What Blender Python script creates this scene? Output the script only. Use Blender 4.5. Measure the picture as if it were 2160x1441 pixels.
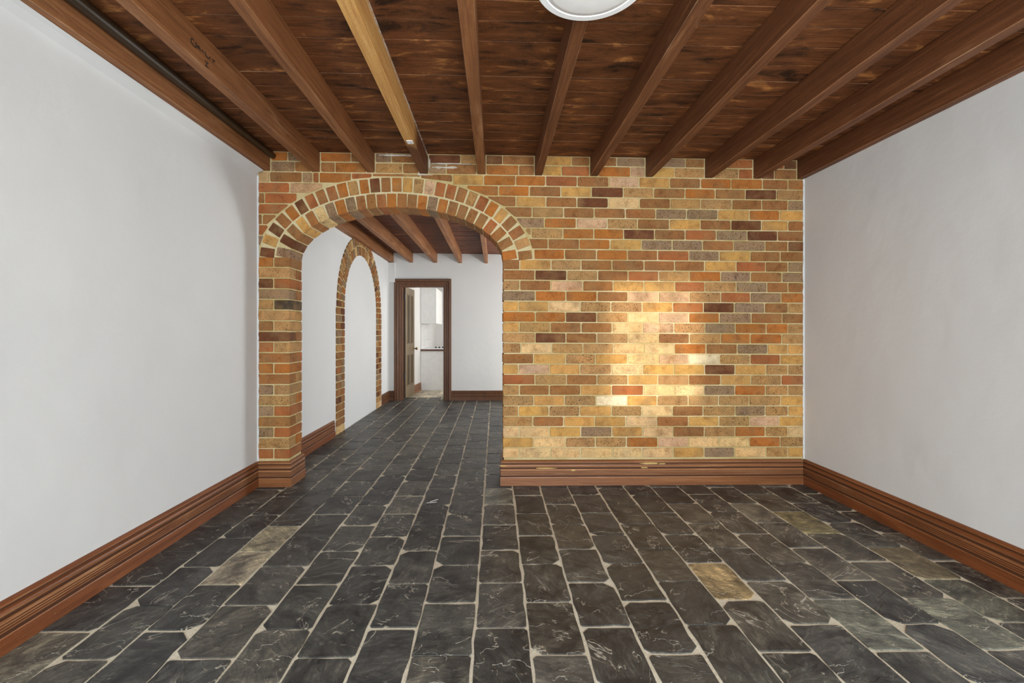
import bpy, bmesh, math, random
from math import sin, cos, pi, radians
R = random.Random(7)

for o in list(bpy.data.objects):
    bpy.data.objects.remove(o)
S = bpy.context.scene
COL = S.collection

# ------------------------------------------------------------------ camera
cd = bpy.data.cameras.new('camera'); cam = bpy.data.objects.new('camera', cd); COL.objects.link(cam)
cd.sensor_width = 36.0; cd.lens = 16.0; cd.clip_start = 0.05
cd.shift_x = 0.00922; cd.shift_y = -0.01019
cam.location = (0, 0, 1.23); cam.rotation_euler = (pi/2, 0, radians(-0.9))
S.camera = cam

# ------------------------------------------------------------------ world, lights, exposure
S.view_settings.view_transform = 'Standard'; S.view_settings.look = 'None'
S.view_settings.gamma = 1.0; S.view_settings.use_curve_mapping = False
S.view_settings.exposure = 0.28
S.cycles.use_denoising = True
S.cycles.diffuse_bounces = 6; S.cycles.max_bounces = 10
W = bpy.data.worlds.new('sky'); S.world = W; W.use_nodes = True
bg = W.node_tree.nodes['Background']; bg.inputs[0].default_value = (0.62, 0.74, 0.95, 1); bg.inputs[1].default_value = 0.8

def area(name, loc, rot, sx, sy, power, col=(1, 1, 1)):
    l = bpy.data.lights.new(name, 'AREA'); l.shape = 'RECTANGLE'; l.size = sx; l.size_y = sy
    l.energy = power; l.color = col
    o = bpy.data.objects.new(name, l); COL.objects.link(o); o.location = loc; o.rotation_euler = rot
    return o
# an added front fill lamp, then daylight entering by the windows (front wall behind the camera, side wall of the far room, kitchen)
area('front_fill', (-0.55, -1.72, 1.25), (radians(-70), 0, pi), 2.2, 1.9, 128, (0.885, 0.965, 1.0))  # added fill lamp, stands in front of the closed blind
area('window_daylight_sunny', (1.15, -1.72, 1.45), (radians(-70), 0, pi), 1.2, 1.5, 84, (0.885, 0.965, 1.0))
# added upward lamp in place of unseen sunlit ground, brightens the ceiling
area('ceiling_fill', (1.15, -1.66, 0.5), (radians(-128), 0, pi), 2.2, 0.7, 90, (0.93, 0.98, 1.0))
area('window_daylight_far', (2.44, 6.85, 1.35), (0, radians(90), 0), 1.3, 1.2, 45, (0.92, 0.975, 1.0))
area('soffit_fill_far', (2.42, 6.6, 0.8), (0, radians(128), 0), 0.5, 1.2, 66, (0.93, 0.98, 1.0))  # added upward lamp, brightens the arch soffit and far joists
area('window_daylight_kitchen', (0.9, 9.6, 1.6), (0, radians(90), 0), 1.4, 1.8, 40, (1, 0.98, 0.95))
sl = bpy.data.lights.new('sun', 'SUN'); sl.energy = 2.6; sl.angle = radians(2.1); sl.color = (1, 0.92, 0.80)
sun = bpy.data.objects.new('sun', sl); COL.objects.link(sun); sun.location = (0, -6, 4)
sun.rotation_euler = (radians(90 - 5.8), 0, radians(-1.2))

# ------------------------------------------------------------------ measures (metres)
D = 3.634; DB = 3.864          # brick partition, front and back
D2 = 8.081                     # far wall
XL, XR = -1.885, 2.492         # side walls
CH = 0.08355; Z0 = 0.2122      # brick courses
AX, AZ, AA, AB = -0.785, 1.783, 0.846, 0.417   # arch centre, springing, half axes
JX = 0.0606                    # right jamb
JL = -1.631                    # left jamb
def wz(x, z): return z*(1 - 0.0042*(x - 0.8))  # the old house is a little out of level

# ------------------------------------------------------------------ node helper
class NT:
    def __init__(s, name):
        s.m = bpy.data.materials.new(name); s.m.use_nodes = True; s.t = s.m.node_tree
        s.b = s.t.nodes['Principled BSDF']
    def n(s, typ, **kw):
        x = s.t.nodes.new(typ)
        for k, v in kw.items(): setattr(x, k, v)
        return x
    def l(s, a, b): s.t.links.new(a, b)
    def setin(s, sock, v):
        if hasattr(v, 'is_output'): s.l(v, sock)
        elif v is not None: sock.default_value = v
    def math(s, op, a, b=None, clamp=False):
        x = s.n('ShaderNodeMath', operation=op, use_clamp=clamp); s.setin(x.inputs[0], a)
        if b is not None: s.setin(x.inputs[1], b)
        return x.outputs[0]
    def vmath(s, op, a, b):
        x = s.n('ShaderNodeVectorMath', operation=op); s.setin(x.inputs[0], a)
        s.setin(x.inputs['Scale'] if op == 'SCALE' else x.inputs[1], b); return x.outputs[0]
    def coord(s, scale=(1, 1, 1), rand=0.0):
        tc = s.n('ShaderNodeTexCoord'); v = tc.outputs['Object']
        if rand:
            oi = s.n('ShaderNodeObjectInfo'); r = s.math('MULTIPLY', oi.outputs['Random'], rand)
            c = s.n('ShaderNodeCombineXYZ'); s.l(r, c.inputs[0]); s.l(s.math('MULTIPLY', r, 1.7), c.inputs[1]); s.l(s.math('MULTIPLY', r, 0.6), c.inputs[2])
            v = s.vmath('ADD', v, c.outputs[0])
        if scale != (1, 1, 1):
            mp = s.n('ShaderNodeMapping'); s.l(v, mp.inputs[0]); mp.inputs['Scale'].default_value = scale; v = mp.outputs[0]
        return v
    def noise(s, v, scale, detail=4, rough=0.55, dist=0.0):
        x = s.n('ShaderNodeTexNoise'); s.l(v, x.inputs['Vector']); x.inputs['Scale'].default_value = scale
        x.inputs['Detail'].default_value = detail; x.inputs['Roughness'].default_value = rough; x.inputs['Distortion'].default_value = dist
        return x.outputs['Fac']
    def voro(s, v, scale, feature='F1'):
        x = s.n('ShaderNodeTexVoronoi', feature=feature); s.l(v, x.inputs['Vector']); x.inputs['Scale'].default_value = scale
        return x
    def ramp(s, f, stops, interp='LINEAR'):
        x = s.n('ShaderNodeValToRGB'); s.l(f, x.inputs[0]); cr = x.color_ramp; cr.interpolation = interp
        while len(cr.elements) < len(stops): cr.elements.new(0.5)
        for e, (p, c) in zip(cr.elements, stops):
            e.position = p; e.color = (c[0], c[1], c[2], 1) if len(c) == 3 else c
        return x.outputs[0]
    def rng(s, f, a, b, c=0.0, d=1.0, smooth=False):
        x = s.n('ShaderNodeMapRange'); s.setin(x.inputs[0], f)
        if smooth: x.interpolation_type = 'SMOOTHSTEP'
        for i, v in enumerate((a, b, c, d)): s.setin(x.inputs[i+1], v)
        return x.outputs[0]
    def mix(s, f, a, b, mode='MIX'):
        x = s.n('ShaderNodeMix', data_type='RGBA', blend_type=mode); s.setin(x.inputs[0], f)
        for sock, v in ((x.inputs[6], a), (x.inputs[7], b)):
            s.setin(sock, (v[0], v[1], v[2], 1) if isinstance(v, tuple) else v)
        return x.outputs[2]
    def bump(s, h, dist, strength=1.0):
        x = s.n('ShaderNodeBump'); s.l(h, x.inputs['Height']); x.inputs['Distance'].default_value = dist; x.inputs['Strength'].default_value = strength
        s.l(x.outputs[0], s.b.inputs['Normal'])
    def out(s, col=None, rough=None, spec=None):
        if col is not None: s.setin(s.b.inputs['Base Color'], (col[0], col[1], col[2], 1) if isinstance(col, tuple) else col)
        if rough is not None: s.setin(s.b.inputs['Roughness'], rough)
        if spec is not None: s.b.inputs['Specular IOR Level'].default_value = spec
        return s.m

def srgb(r, g, b, k=1.0):
    f = lambda c: (c/255/12.92 if c/255 <= 0.04045 else ((c/255+0.055)/1.055)**2.4)
    return (f(r)*k, f(g)*k, f(b)*k)

# ------------------------------------------------------------------ materials
def m_brick():
    t = NT('brick'); oi = t.n('ShaderNodeObjectInfo'); v = t.coord(rand=37.0)
    base = oi.outputs['Color']; sp = oi.outputs['Alpha']
    base = t.mix(t.rng(t.noise(v, 6.5, 3, 0.6), 0.46, 0.72, 0, 0.6), base, (0.285, 0.175, 0.082))
    c = t.mix(t.rng(t.noise(v, 9, 3), 0.35, 0.7), base, t.mix(1.0, base, (1.28, 1.22, 1.1), 'MULTIPLY'))
    c = t.mix(t.rng(t.noise(v, 14, 5, 0.7), 0.5, 0.72), c, t.mix(1.0, c, (0.66, 0.55, 0.46), 'MULTIPLY'))
    c = t.mix(t.rng(t.noise(v, 220, 3, 0.7), 0.42, 0.66), t.mix(1.0, c, (0.8, 0.76, 0.7), 'MULTIPLY'), t.mix(1.0, c, (1.16, 1.14, 1.1), 'MULTIPLY'))
    # dark iron spots of several sizes
    for sc, k in ((230, 0.42), (110, 0.40), (48, 0.24)):
        vo = t.voro(v, sc); sep = t.n('ShaderNodeSeparateColor'); t.l(vo.outputs['Color'], sep.inputs[0])
        rad = t.math('MULTIPLY', t.math('SUBTRACT', t.math('MULTIPLY', sep.outputs[0], t.math('ADD', t.math('MULTIPLY', sp, 0.5), 0.49)), 0.45), k*2.2)
        m = t.rng(t.math('SUBTRACT', rad, vo.outputs['Distance']), 0.0, 0.06)
        c = t.mix(t.math('MULTIPLY', m, 0.85), c, (0.022, 0.015, 0.012))
    # streaky drag marks and pale flecks of the wire-cut face
    dr = t.noise(t.coord((14, 14, 46), 37.0), 3.0, 5, 0.75, 1.2)
    c = t.mix(t.rng(dr, 0.56, 0.74, 0, 0.55), c, t.mix(1.0, c, (1.5, 1.42, 1.3), 'MULTIPLY'))
    c = t.mix(t.rng(dr, 0.44, 0.28, 0, 0.6), c, t.mix(1.0, c, (0.6, 0.52, 0.46), 'MULTIPLY'))
    h = t.math('ADD', t.noise(v, 60, 5, 0.65), t.math('ADD', t.math('MULTIPLY', t.noise(v, 12, 2), 1.2), t.math('MULTIPLY', dr, 0.8)))
    t.bump(h, 0.004, 0.8)
    return t.out(c, 0.85, 0.25)
def m_mortar(name, a, b):
    t = NT(name); v = t.coord()
    c = t.mix(t.rng(t.noise(v, 3.2, 4), 0.38, 0.62), a, b)
    c = t.mix(t.rng(t.noise(v, 150, 3), 0.3, 0.75), t.mix(1.0, c, (0.72, 0.7, 0.66), 'MULTIPLY'), c)
    t.bump(t.noise(v, 120, 4, 0.7), 0.003, 0.8)
    return t.out(c, 0.95, 0.1)
def m_plaster(name, col):
    t = NT(name); v = t.coord()
    c = t.mix(t.rng(t.noise(v, 1.1, 3), 0.3, 0.7), col, (col[0]*0.95, col[1]*0.95, col[2]*0.955))
    h = t.math('ADD', t.math('MULTIPLY', t.noise(v, 2.6, 3, 0.5), 1.0), t.math('MULTIPLY', t.noise(v, 26, 4, 0.6), 0.09))
    t.bump(h, 0.02, 0.5)
    return t.out(c, 0.8, 0.2)
def m_slate():
    t = NT('slate'); v = t.coord(rand=61.0); oi = t.n('ShaderNodeObjectInfo')
    base = oi.outputs['Color']; rnd = oi.outputs['Random']
    big = t.noise(v, 5.0, 6, 0.66, 0.9)
    c = t.mix(t.rng(big, 0.36, 0.66), t.mix(1.0, base, (0.45, 0.45, 0.47), 'MULTIPLY'), t.mix(1.0, base, (1.9, 1.85, 1.68), 'MULTIPLY'))
    # cloudy, directional riven streaks, turned differently on every tile
    rot = t.n('ShaderNodeVectorRotate', rotation_type='Z_AXIS'); t.l(v, rot.inputs['Vector']); t.l(t.math('MULTIPLY', rnd, 3.1), rot.inputs['Angle'])
    mp = t.n('ShaderNodeMapping'); t.l(rot.outputs[0], mp.inputs[0]); mp.inputs['Scale'].default_value = (5, 15, 10)
    st = t.noise(mp.outputs[0], 2.0, 7, 0.74, 1.1)
    c = t.mix(t.rng(st, 0.50, 0.76), c, t.mix(1.0, c, (3.1, 2.95, 2.6), 'MULTIPLY'))
    c = t.mix(t.rng(st, 0.46, 0.30, 0, 0.8), c, t.mix(1.0, c, (0.5, 0.5, 0.52), 'MULTIPLY'))
    c = t.mix(t.rng(t.noise(v, 130, 4, 0.8), 0.55, 0.72), c, t.mix(1.0, c, (2.5, 2.4, 2.2), 'MULTIPLY'))
    # riven steps: contour lines of a height field with a pale broken lip, only on parts of a tile
    hf = t.noise(v, 2.7, 5, 0.58, 0.7)
    d = None; steps = None
    for lev, wd in ((0.43, 0.0052), (0.57, 0.0066)):
        x = t.math('SUBTRACT', 1.0, t.math('DIVIDE', t.math('ABSOLUTE', t.math('SUBTRACT', hf, lev)), wd), True)
        d = x if d is None else t.math('MAXIMUM', d, x)
        y = t.rng(hf, lev-0.004, lev+0.004)
        steps = y if steps is None else t.math('ADD', steps, y)
    d = t.math('MULTIPLY', d, t.rng(t.noise(v, 4.5, 2), 0.41, 0.54))
    c = t.mix(t.math('MULTIPLY', d, 0.8), c, (0.50, 0.455, 0.37))
    h = t.math('ADD', t.math('MULTIPLY', steps, 0.6), t.math('ADD', t.math('MULTIPLY', st, 0.6), t.math('MULTIPLY', t.noise(v, 60, 4), 0.14)))
    t.bump(h, 0.005, 0.9)
    return t.out(c, t.rng(st, 0.3, 0.8, 0.34, 0.6), 0.5)
def m_wood(name, dark, mid, light, axis, rough=0.6, rand=23.0, worn=0.5, spec=0.35, scratch=0.0):
    t = NT(name)
    sc = {'x': (1.0, 26, 26), 'y': (26, 1.0, 26), 'z': (26, 26, 1.0)}[axis]
    sl_ = {'x': (1.2, 7, 7), 'y': (7, 1.2, 7), 'z': (7, 7, 1.2)}[axis]
    v = t.coord(sc, rand); v2 = t.coord(sl_, rand)
    g = t.noise(v, 2.2, 5, 0.7, 0.3); p = t.noise(v2, 1.1, 5, 0.65, 0.6)
    c = t.ramp(g, [(0.3, dark), (0.55, mid), (0.78, tuple(0.5*(a+b) for a, b in zip(mid, light)))])
    c = t.mix(t.math('MULTIPLY', t.rng(p, 0.62 - 0.16*worn, 0.78), 0.85), c, light)
    c = t.mix(t.rng(t.noise(v2, 0.8, 4, 0.6), 0.5, 0.75, 0, 0.75), c, dark)
    c = t.mix(t.rng(t.noise(t.coord((1, 1, 1), rand), 190, 2, 0.6), 0.6, 0.8, 0, 0.5), c, light)
    if scratch:
        s1 = t.noise(v2, 9, 4, 0.75)
        c = t.mix(t.rng(s1, 0.70, 0.76, 0, scratch), c, (0.62, 0.47, 0.3))
    t.bump(t.math('ADD', g, t.math('MULTIPLY', t.noise(t.coord(rand=rand), 140, 3), 0.4)), 0.003, 0.6)
    return t.out(c, rough, spec)
def m_plain(name, col, rough=0.5, metal=0.0, spec=0.5):
    t = NT(name); v = t.coord()
    c = t.mix(t.rng(t.noise(v, 14, 3), 0.3, 0.7), col, tuple(x*0.93 for x in col))
    t.b.inputs['Metallic'].default_value = metal
    return t.out(c, rough, spec)

M = {}
M['brick'] = m_brick()
M['mortar'] = m_mortar('mortar', (0.72, 0.59, 0.34), (0.56, 0.44, 0.20))
M['mortar_pale'] = m_mortar('mortar_pale', (0.76, 0.66, 0.43), (0.62, 0.51, 0.28))
M['mortar_white'] = m_mortar('mortar_white', (0.78, 0.76, 0.72), (0.55, 0.47, 0.36))
M['plaster'] = m_plaster('plaster', (0.68, 0.675, 0.665))
M['slate'] = m_slate()
M['grout'] = m_mortar('grout', (0.85, 0.785, 0.64), (0.78, 0.70, 0.55))
def m_plank(name, dark, mid, light):
    t = NT(name)
    v = t.coord((2.6, 8, 8), 23.0); g = t.coord((1.0, 34, 34), 23.0)
    p = t.noise(v, 1.5, 6, 0.68, 0.7); fine = t.noise(g, 2.4, 5, 0.75, 0.4)
    c = t.ramp(p, [(0.32, dark), (0.47, mid), (0.58, tuple(m*1.3 for m in mid)), (0.70, light)])
    c = t.mix(t.rng(fine, 0.55, 0.30, 0, 0.7), c, t.mix(1.0, c, (0.45, 0.40, 0.36), 'MULTIPLY'))
    c = t.mix(t.rng(fine, 0.58, 0.75, 0, 0.6), c, t.mix(1.0, c, (1.6, 1.45, 1.25), 'MULTIPLY'))
    saw = t.n('ShaderNodeTexWave', wave_type='BANDS', bands_direction='X'); t.l(t.coord((1, 0.12, 1), 23.0), saw.inputs['Vector'])
    saw.inputs['Scale'].default_value = 46; saw.inputs['Distortion'].default_value = 3.0; saw.inputs['Detail'].default_value = 3
    sm = t.math('MULTIPLY', t.rng(saw.outputs['Fac'], 0.45, 0.9), t.rng(t.noise(v, 0.9, 3), 0.45, 0.65))
    c = t.mix(t.math('MULTIPLY', sm, 0.4), c, t.mix(1.0, c, (0.5, 0.45, 0.42), 'MULTIPLY'))
    c = t.mix(t.rng(t.noise(t.coord(rand=23.0), 170, 2, 0.6), 0.62, 0.78, 0, 0.55), c, (0.42, 0.21, 0.09))
    t.bump(t.math('ADD', fine, t.math('MULTIPLY', sm, 0.5)), 0.004, 0.7)
    return t.out(c, 0.62, 0.3)
M['plank'] = m_plank('plank', (0.030, 0.011, 0.005), (0.158, 0.055, 0.018), (0.58, 0.25, 0.075))
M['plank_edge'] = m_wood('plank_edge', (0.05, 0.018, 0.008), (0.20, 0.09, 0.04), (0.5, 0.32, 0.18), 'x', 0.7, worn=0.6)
M['plank_far'] = m_plank('plank_far', (0.045, 0.015, 0.009), (0.13, 0.043, 0.021), (0.36, 0.14, 0.065))
M['joist'] = m_wood('joist', (0.135, 0.048, 0.017), (0.275, 0.108, 0.038), (0.46, 0.24, 0.11), 'y', 0.6, worn=0.3)
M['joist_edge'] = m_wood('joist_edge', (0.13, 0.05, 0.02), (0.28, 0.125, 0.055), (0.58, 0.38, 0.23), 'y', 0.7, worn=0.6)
M['joist_dark'] = m_wood('joist_dark', (0.085, 0.029, 0.011), (0.165, 0.060, 0.022), (0.35, 0.165, 0.075), 'y', 0.58, worn=0.15)
M['skirting_edge'] = m_wood('skirting_edge', (0.20, 0.075, 0.028), (0.34, 0.15, 0.065), (0.58, 0.36, 0.20), 'x', 0.35, worn=0.4)  # paler arrises: edge wear and reeding highlights put into the colour
M['skirting_edge_y'] = m_wood('skirting_edge_y', (0.16, 0.055, 0.019), (0.30, 0.115, 0.045), (0.56, 0.33, 0.17), 'y', 0.35, worn=0.4)  # same arris tone, wear plus painted highlight, for the side walls
M['skirting'] = m_wood('skirting', (0.15, 0.052, 0.018), (0.255, 0.099, 0.035), (0.40, 0.18, 0.075), 'x', 0.38, worn=0.15, spec=0.45, scratch=0.6)
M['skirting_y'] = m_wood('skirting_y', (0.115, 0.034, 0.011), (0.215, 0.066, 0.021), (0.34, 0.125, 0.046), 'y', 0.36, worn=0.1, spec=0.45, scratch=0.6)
M['groove'] = m_plain('groove_dark', (0.085, 0.030, 0.011), 0.6)  # darker brown for the sunk parts of the baseboard profile
M['architrave'] = m_wood('architrave', (0.060, 0.021, 0.007), (0.125, 0.046, 0.015), (0.22, 0.09, 0.034), 'z', 0.4, worn=0.1, spec=0.5)
M['door'] = m_wood('door', (0.11, 0.075, 0.038), (0.2, 0.14, 0.075), (0.3, 0.22, 0.13), 'z', 0.38, worn=0.1, spec=0.5)  # lit tan: glare on the brown timber put into the colour
M['door_shaded'] = m_plain('door_shaded', (0.05, 0.028, 0.014), 0.4)  # shaded copy of the door timber, for hinge edge and panels
M['white'] = m_plain('white_paint', (0.82, 0.815, 0.80), 0.45)
M['white_rim'] = m_plain('white_rim', (0.92, 0.925, 0.925), 0.7, spec=0.2)
M['diffuser'] = m_plain('diffuser', (0.86, 0.85, 0.835), 0.55)
M['cabinet'] = m_plain('cabinet_white', (0.80, 0.80, 0.80), 0.4)
M['splash'] = m_plain('splash_tile', (0.74, 0.745, 0.75), 0.12)
M['pipe'] = m_plain('pipe_paint', (0.035, 0.02, 0.009), 0.42)
M['brass'] = m_plain('brass', (0.22, 0.15, 0.07), 0.3, 1.0)
M['steel'] = m_plain('steel', (0.6, 0.6, 0.6), 0.3, 1.0)
M['black'] = m_plain('black_iron', (0.012, 0.012, 0.013), 0.45)
M['ink'] = m_plain('ink', (0.02, 0.012, 0.008), 0.8)
M['smear'] = m_plain('smear', (0.62, 0.44, 0.16), 0.9)

def m_raw_joist():
    # unstained pale joist; its last stretch by the wall still carries the brown stain
    t = NT('raw_joist'); v = t.coord((26, 1.0, 26)); p = t.coord((7, 1.2, 7))
    g = t.noise(v, 2.2, 5, 0.7, 0.3)
    raw = t.ramp(g, [(0.3, (0.46, 0.21, 0.06)), (0.55, (0.66, 0.36, 0.115)), (0.78, (0.76, 0.49, 0.21))])
    raw = t.mix(t.rng(t.noise(t.coord(), 150, 3, 0.7), 0.52, 0.7, 0, 0.55), raw, (0.27, 0.11, 0.035))
    st = t.ramp(g, [(0.3, (0.085, 0.030, 0.013)), (0.6, (0.17, 0.062, 0.025))])
    tc = t.n('ShaderNodeTexCoord'); sp = t.n('ShaderNodeSeparateXYZ'); t.l(tc.outputs['Object'], sp.inputs[0])
    e = t.rng(t.math('ADD', sp.outputs[1], t.math('MULTIPLY', t.noise(p, 2, 3), 0.3)), 3.16, 3.30)
    c = t.mix(e, raw, st)
    fl = t.math('MULTIPLY', t.rng(sp.outputs[2], 2.612, 2.618), t.rng(t.noise(t.coord((1, 0.35, 1)), 60, 3, 0.8), 0.45, 0.55))
    c = t.mix(fl, c, (0.75, 0.73, 0.68))
    t.bump(g, 0.003, 0.6)
    return t.out(c, 0.6, 0.35)
M['raw_joist'] = m_raw_joist()

# ------------------------------------------------------------------ geometry helpers
def link(name, verts, faces, mat, parent=None, loc=None, fix=True, smooth=False, mat2=None, sel2=(), mat3=None, sel3=(), **props):
    me = bpy.data.meshes.new(name)
    if loc is not None: verts = [(x-loc[0], y-loc[1], z-loc[2]) for x, y, z in verts]
    me.from_pydata(verts, [], faces)
    if fix:
        b = bmesh.new(); b.from_mesh(me); bmesh.ops.recalc_face_normals(b, faces=b.faces); b.to_mesh(me); b.free()
    if smooth:
        for p in me.polygons: p.use_smooth = True
    me.materials.append(mat)
    if mat2 is not None:
        me.materials.append(mat2)
        for i in sel2: me.polygons[i].material_index = 1
    if mat3 is not None:
        me.materials.append(mat3)
        for i in sel3: me.polygons[i].material_index = len(me.materials)-1
    o = bpy.data.objects.new(name, me); COL.objects.link(o)
    if loc is not None: o.location = loc
    if parent is not None:
        o.parent = parent
        if parent.location.length > 0: o.location = (o.location[0]-parent.location[0], o.location[1]-parent.location[1], o.location[2]-parent.location[2])
    for k, v in props.items(): o[k] = v
    return o
def empty(name, loc=(0, 0, 0), **props):
    o = bpy.data.objects.new(name, None); COL.objects.link(o); o.location = loc; o.empty_display_size = 0.1
    for k, v in props.items(): o[k] = v
    return o
class G:
    def __init__(s): s.v = []; s.f = []
    def add(s, v, f):
        n = len(s.v); s.v += v; s.f += [tuple(i+n for i in q) for q in f]; return s
    def box(s, x0, x1, y0, y1, z0, z1):
        return s.add([(x0, y0, z0), (x1, y0, z0), (x1, y1, z0), (x0, y1, z0), (x0, y0, z1), (x1, y0, z1), (x1, y1, z1), (x0, y1, z1)],
                     [(0, 3, 2, 1), (4, 5, 6, 7), (0, 1, 5, 4), (1, 2, 6, 5), (2, 3, 7, 6), (3, 0, 4, 7)])
    def lathe(s, prof, c, axis='z', n=32):
        # prof: (r, h); rings about the axis through c
        vs = []
        for r, h in prof:
            for i in range(n):
                a = 2*pi*i/n; p, q = r*cos(a), r*sin(a)
                vs.append({'z': (c[0]+p, c[1]+q, c[2]+h), 'x': (c[0]+h, c[1]+p, c[2]+q), 'y': (c[0]+p, c[1]+h, c[2]+q)}[axis])
        fs = []
        for k in range(len(prof)-1):
            for i in range(n):
                j = (i+1) % n; fs.append((k*n+i, k*n+j, (k+1)*n+j, (k+1)*n+i))
        fs.append(tuple(range(n-1, -1, -1))); fs.append(tuple(range((len(prof)-1)*n, len(prof)*n)))
        return s.add(vs, fs)
    def obj(s, name, mat, parent=None, **kw): return link(name, s.v, s.f, mat, parent, **kw)

def offset_poly(P, d):
    n = len(P); out = []
    area2 = sum(P[i][0]*P[(i+1) % n][1]-P[(i+1) % n][0]*P[i][1] for i in range(n)); sg = 1 if area2 > 0 else -1
    for i in range(n):
        a, b, c = P[i-1], P[i], P[(i+1) % n]
        def nm(p, q):
            dx, dy = q[0]-p[0], q[1]-p[1]; L = math.hypot(dx, dy) or 1e-9
            return (-dy/L*sg, dx/L*sg)
        n1, n2 = nm(a, b), nm(b, c); k = 1+n1[0]*n2[0]+n1[1]*n2[1]; k = max(k, 0.4)
        out.append((b[0]+d*(n1[0]+n2[0])/k, b[1]+d*(n1[1]+n2[1])/k))
    return out
def cut_corners(P, cs):
    out = []; n = len(P)
    for i in range(n):
        a, b, c = P[i-1], P[i], P[(i+1) % n]
        k = cs[i % len(cs)] if isinstance(cs, (list, tuple)) else cs
        d1 = (a[0]-b[0], a[1]-b[1]); d2 = (c[0]-b[0], c[1]-b[1]); ca = (d1[0]*d2[0]+d1[1]*d2[1])/((math.hypot(*d1)*math.hypot(*d2)) or 1)
        if ca > 0.5: k = max(k, 0.016)
        for q in (a, c):
            L = math.hypot(q[0]-b[0], q[1]-b[1]); t = min(k, 0.35*L)/(L or 1)
            out.append((b[0]+(q[0]-b[0])*t, b[1]+(q[1]-b[1])*t))
    return out
def prism(P, depth, ch, fn, lift=0.0):
    n = len(P); I = offset_poly(P, ch)
    v = [fn(u, w, lift) for u, w in I] + [fn(u, w, lift+ch) for u, w in P] + [fn(u, w, depth) for u, w in P]
    f = [tuple(range(n))]
    for i in range(n):
        j = (i+1) % n; f += [(i, j, n+j, n+i), (n+i, n+j, 2*n+j, 2*n+i)]
    f.append(tuple(range(3*n-1, 2*n-1, -1)))
    return v, f
def rect_holes(u0, u1, v0, v1, holes):
    us = sorted({u0, u1, *[h[0] for h in holes], *[h[1] for h in holes]}); vs = sorted({v0, v1, *[h[2] for h in holes], *[h[3] for h in holes]})
    us = [u for u in us if u0 <= u <= u1]; vs = [v for v in vs if v0 <= v <= v1]
    for a, b in zip(us, us[1:]):
        for c, d in zip(vs, vs[1:]):
            m, k = (a+b)/2, (c+d)/2
            if not any(h[0] < m < h[1] and h[2] < k < h[3] for h in holes): yield a, b, c, d
def sweep(path, prof, fn, side=1, closed=False):
    # path: 2-D points; prof: (t away from the wall, h); mitred at corners
    n = len(path); rings = []
    def nm(p, q):
        dx, dy = q[0]-p[0], q[1]-p[1]; L = math.hypot(dx, dy); return (-dy/L*side, dx/L*side)
    for i, p in enumerate(path):
        ns = []
        if i > 0: ns.append(nm(path[i-1], p))
        if i < n-1: ns.append(nm(p, path[i+1]))
        if len(ns) == 2:
            k = 1+ns[0][0]*ns[1][0]+ns[0][1]*ns[1][1]; m = ((ns[0][0]+ns[1][0])/k, (ns[0][1]+ns[1][1])/k)
        else: m = ns[0]
        rings.append([fn(p[0]+m[0]*t, p[1]+m[1]*t, h) for t, h in prof])
    v = [q for r in rings for q in r]; k = len(prof); f = []
    for i in range(n-1):
        for j in range(k):
            j2 = (j+1) % k; f.append((i*k+j, i*k+j2, (i+1)*k+j2, (i+1)*k+j))
    f.append(tuple(range(k))); f.append(tuple(range((n-1)*k, n*k)))
    return v, f

ST = dict(kind='structure')
# ------------------------------------------------------------------ floor
floor = G().box(-2.1, 2.7, -2.0, 8.46, -0.15, -0.0045).obj('floor', M['grout'], **ST)
SL = [(0.036, 0.037, 0.038)]*5 + [(0.048, 0.048, 0.047)]*4 + [(0.058, 0.056, 0.051)]*3 + [(0.043, 0.044, 0.043)]*3
SLO = [(0.115, 0.098, 0.07), (0.085, 0.078, 0.055), (0.075, 0.072, 0.065), (0.13, 0.10, 0.06)]
cols = [-1.884, -1.6445, -1.4385, -1.2268, -0.9785, -0.7554, -0.5288, -0.3224, -0.0855, 0.1355, 0.3513, 0.5723, 0.7921, 1.0108, 1.223, 1.4466, 1.6676, 1.8825, 2.1099, 2.3335, 2.489]
def tile_poly(x0, x1, y0, y1, g=0.006):
    x0 += g+R.uniform(-.002, .002); x1 -= g+R.uniform(-.002, .002); y0 += g+R.uniform(-.002, .003); y1 -= g+R.uniform(-.003, .002)
    if x1-x0 < 0.02 or y1-y0 < 0.03: return None
    big = min(x1-x0, y1-y0) > 0.12
    cs = [R.choice((0.004, 0.006, 0.009, 0.013)) if R.random() > 0.22 or not big else R.uniform(0.018, 0.045) for _ in range(4)]
    P = cut_corners([(x0, y0), (x1, y0), (x1, y1), (x0, y1)], cs)
    Q = []
    for i, p in enumerate(P):
        q = P[(i+1) % len(P)]; Q.append(p); L = math.hypot(q[0]-p[0], q[1]-p[1])
        if L > 0.08:
            for t in ((0.33, 0.67) if L < 0.25 else (0.25, 0.5, 0.75)):
                j = R.gauss(0, 0.0025); dx, dy = (q[0]-p[0])/L, (q[1]-p[1])/L
                Q.append((p[0]+(q[0]-p[0])*t-dy*j, p[1]+(q[1]-p[1])*t+dx*j))
    return Q
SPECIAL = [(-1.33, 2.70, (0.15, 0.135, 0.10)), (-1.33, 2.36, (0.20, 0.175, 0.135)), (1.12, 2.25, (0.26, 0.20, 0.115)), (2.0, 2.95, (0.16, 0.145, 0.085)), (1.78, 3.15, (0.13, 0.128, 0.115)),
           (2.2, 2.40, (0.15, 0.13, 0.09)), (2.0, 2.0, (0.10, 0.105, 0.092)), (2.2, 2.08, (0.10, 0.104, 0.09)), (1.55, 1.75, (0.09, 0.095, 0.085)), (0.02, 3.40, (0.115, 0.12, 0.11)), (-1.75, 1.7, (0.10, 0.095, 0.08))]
ntile = 0
back_tiles = G()
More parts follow.
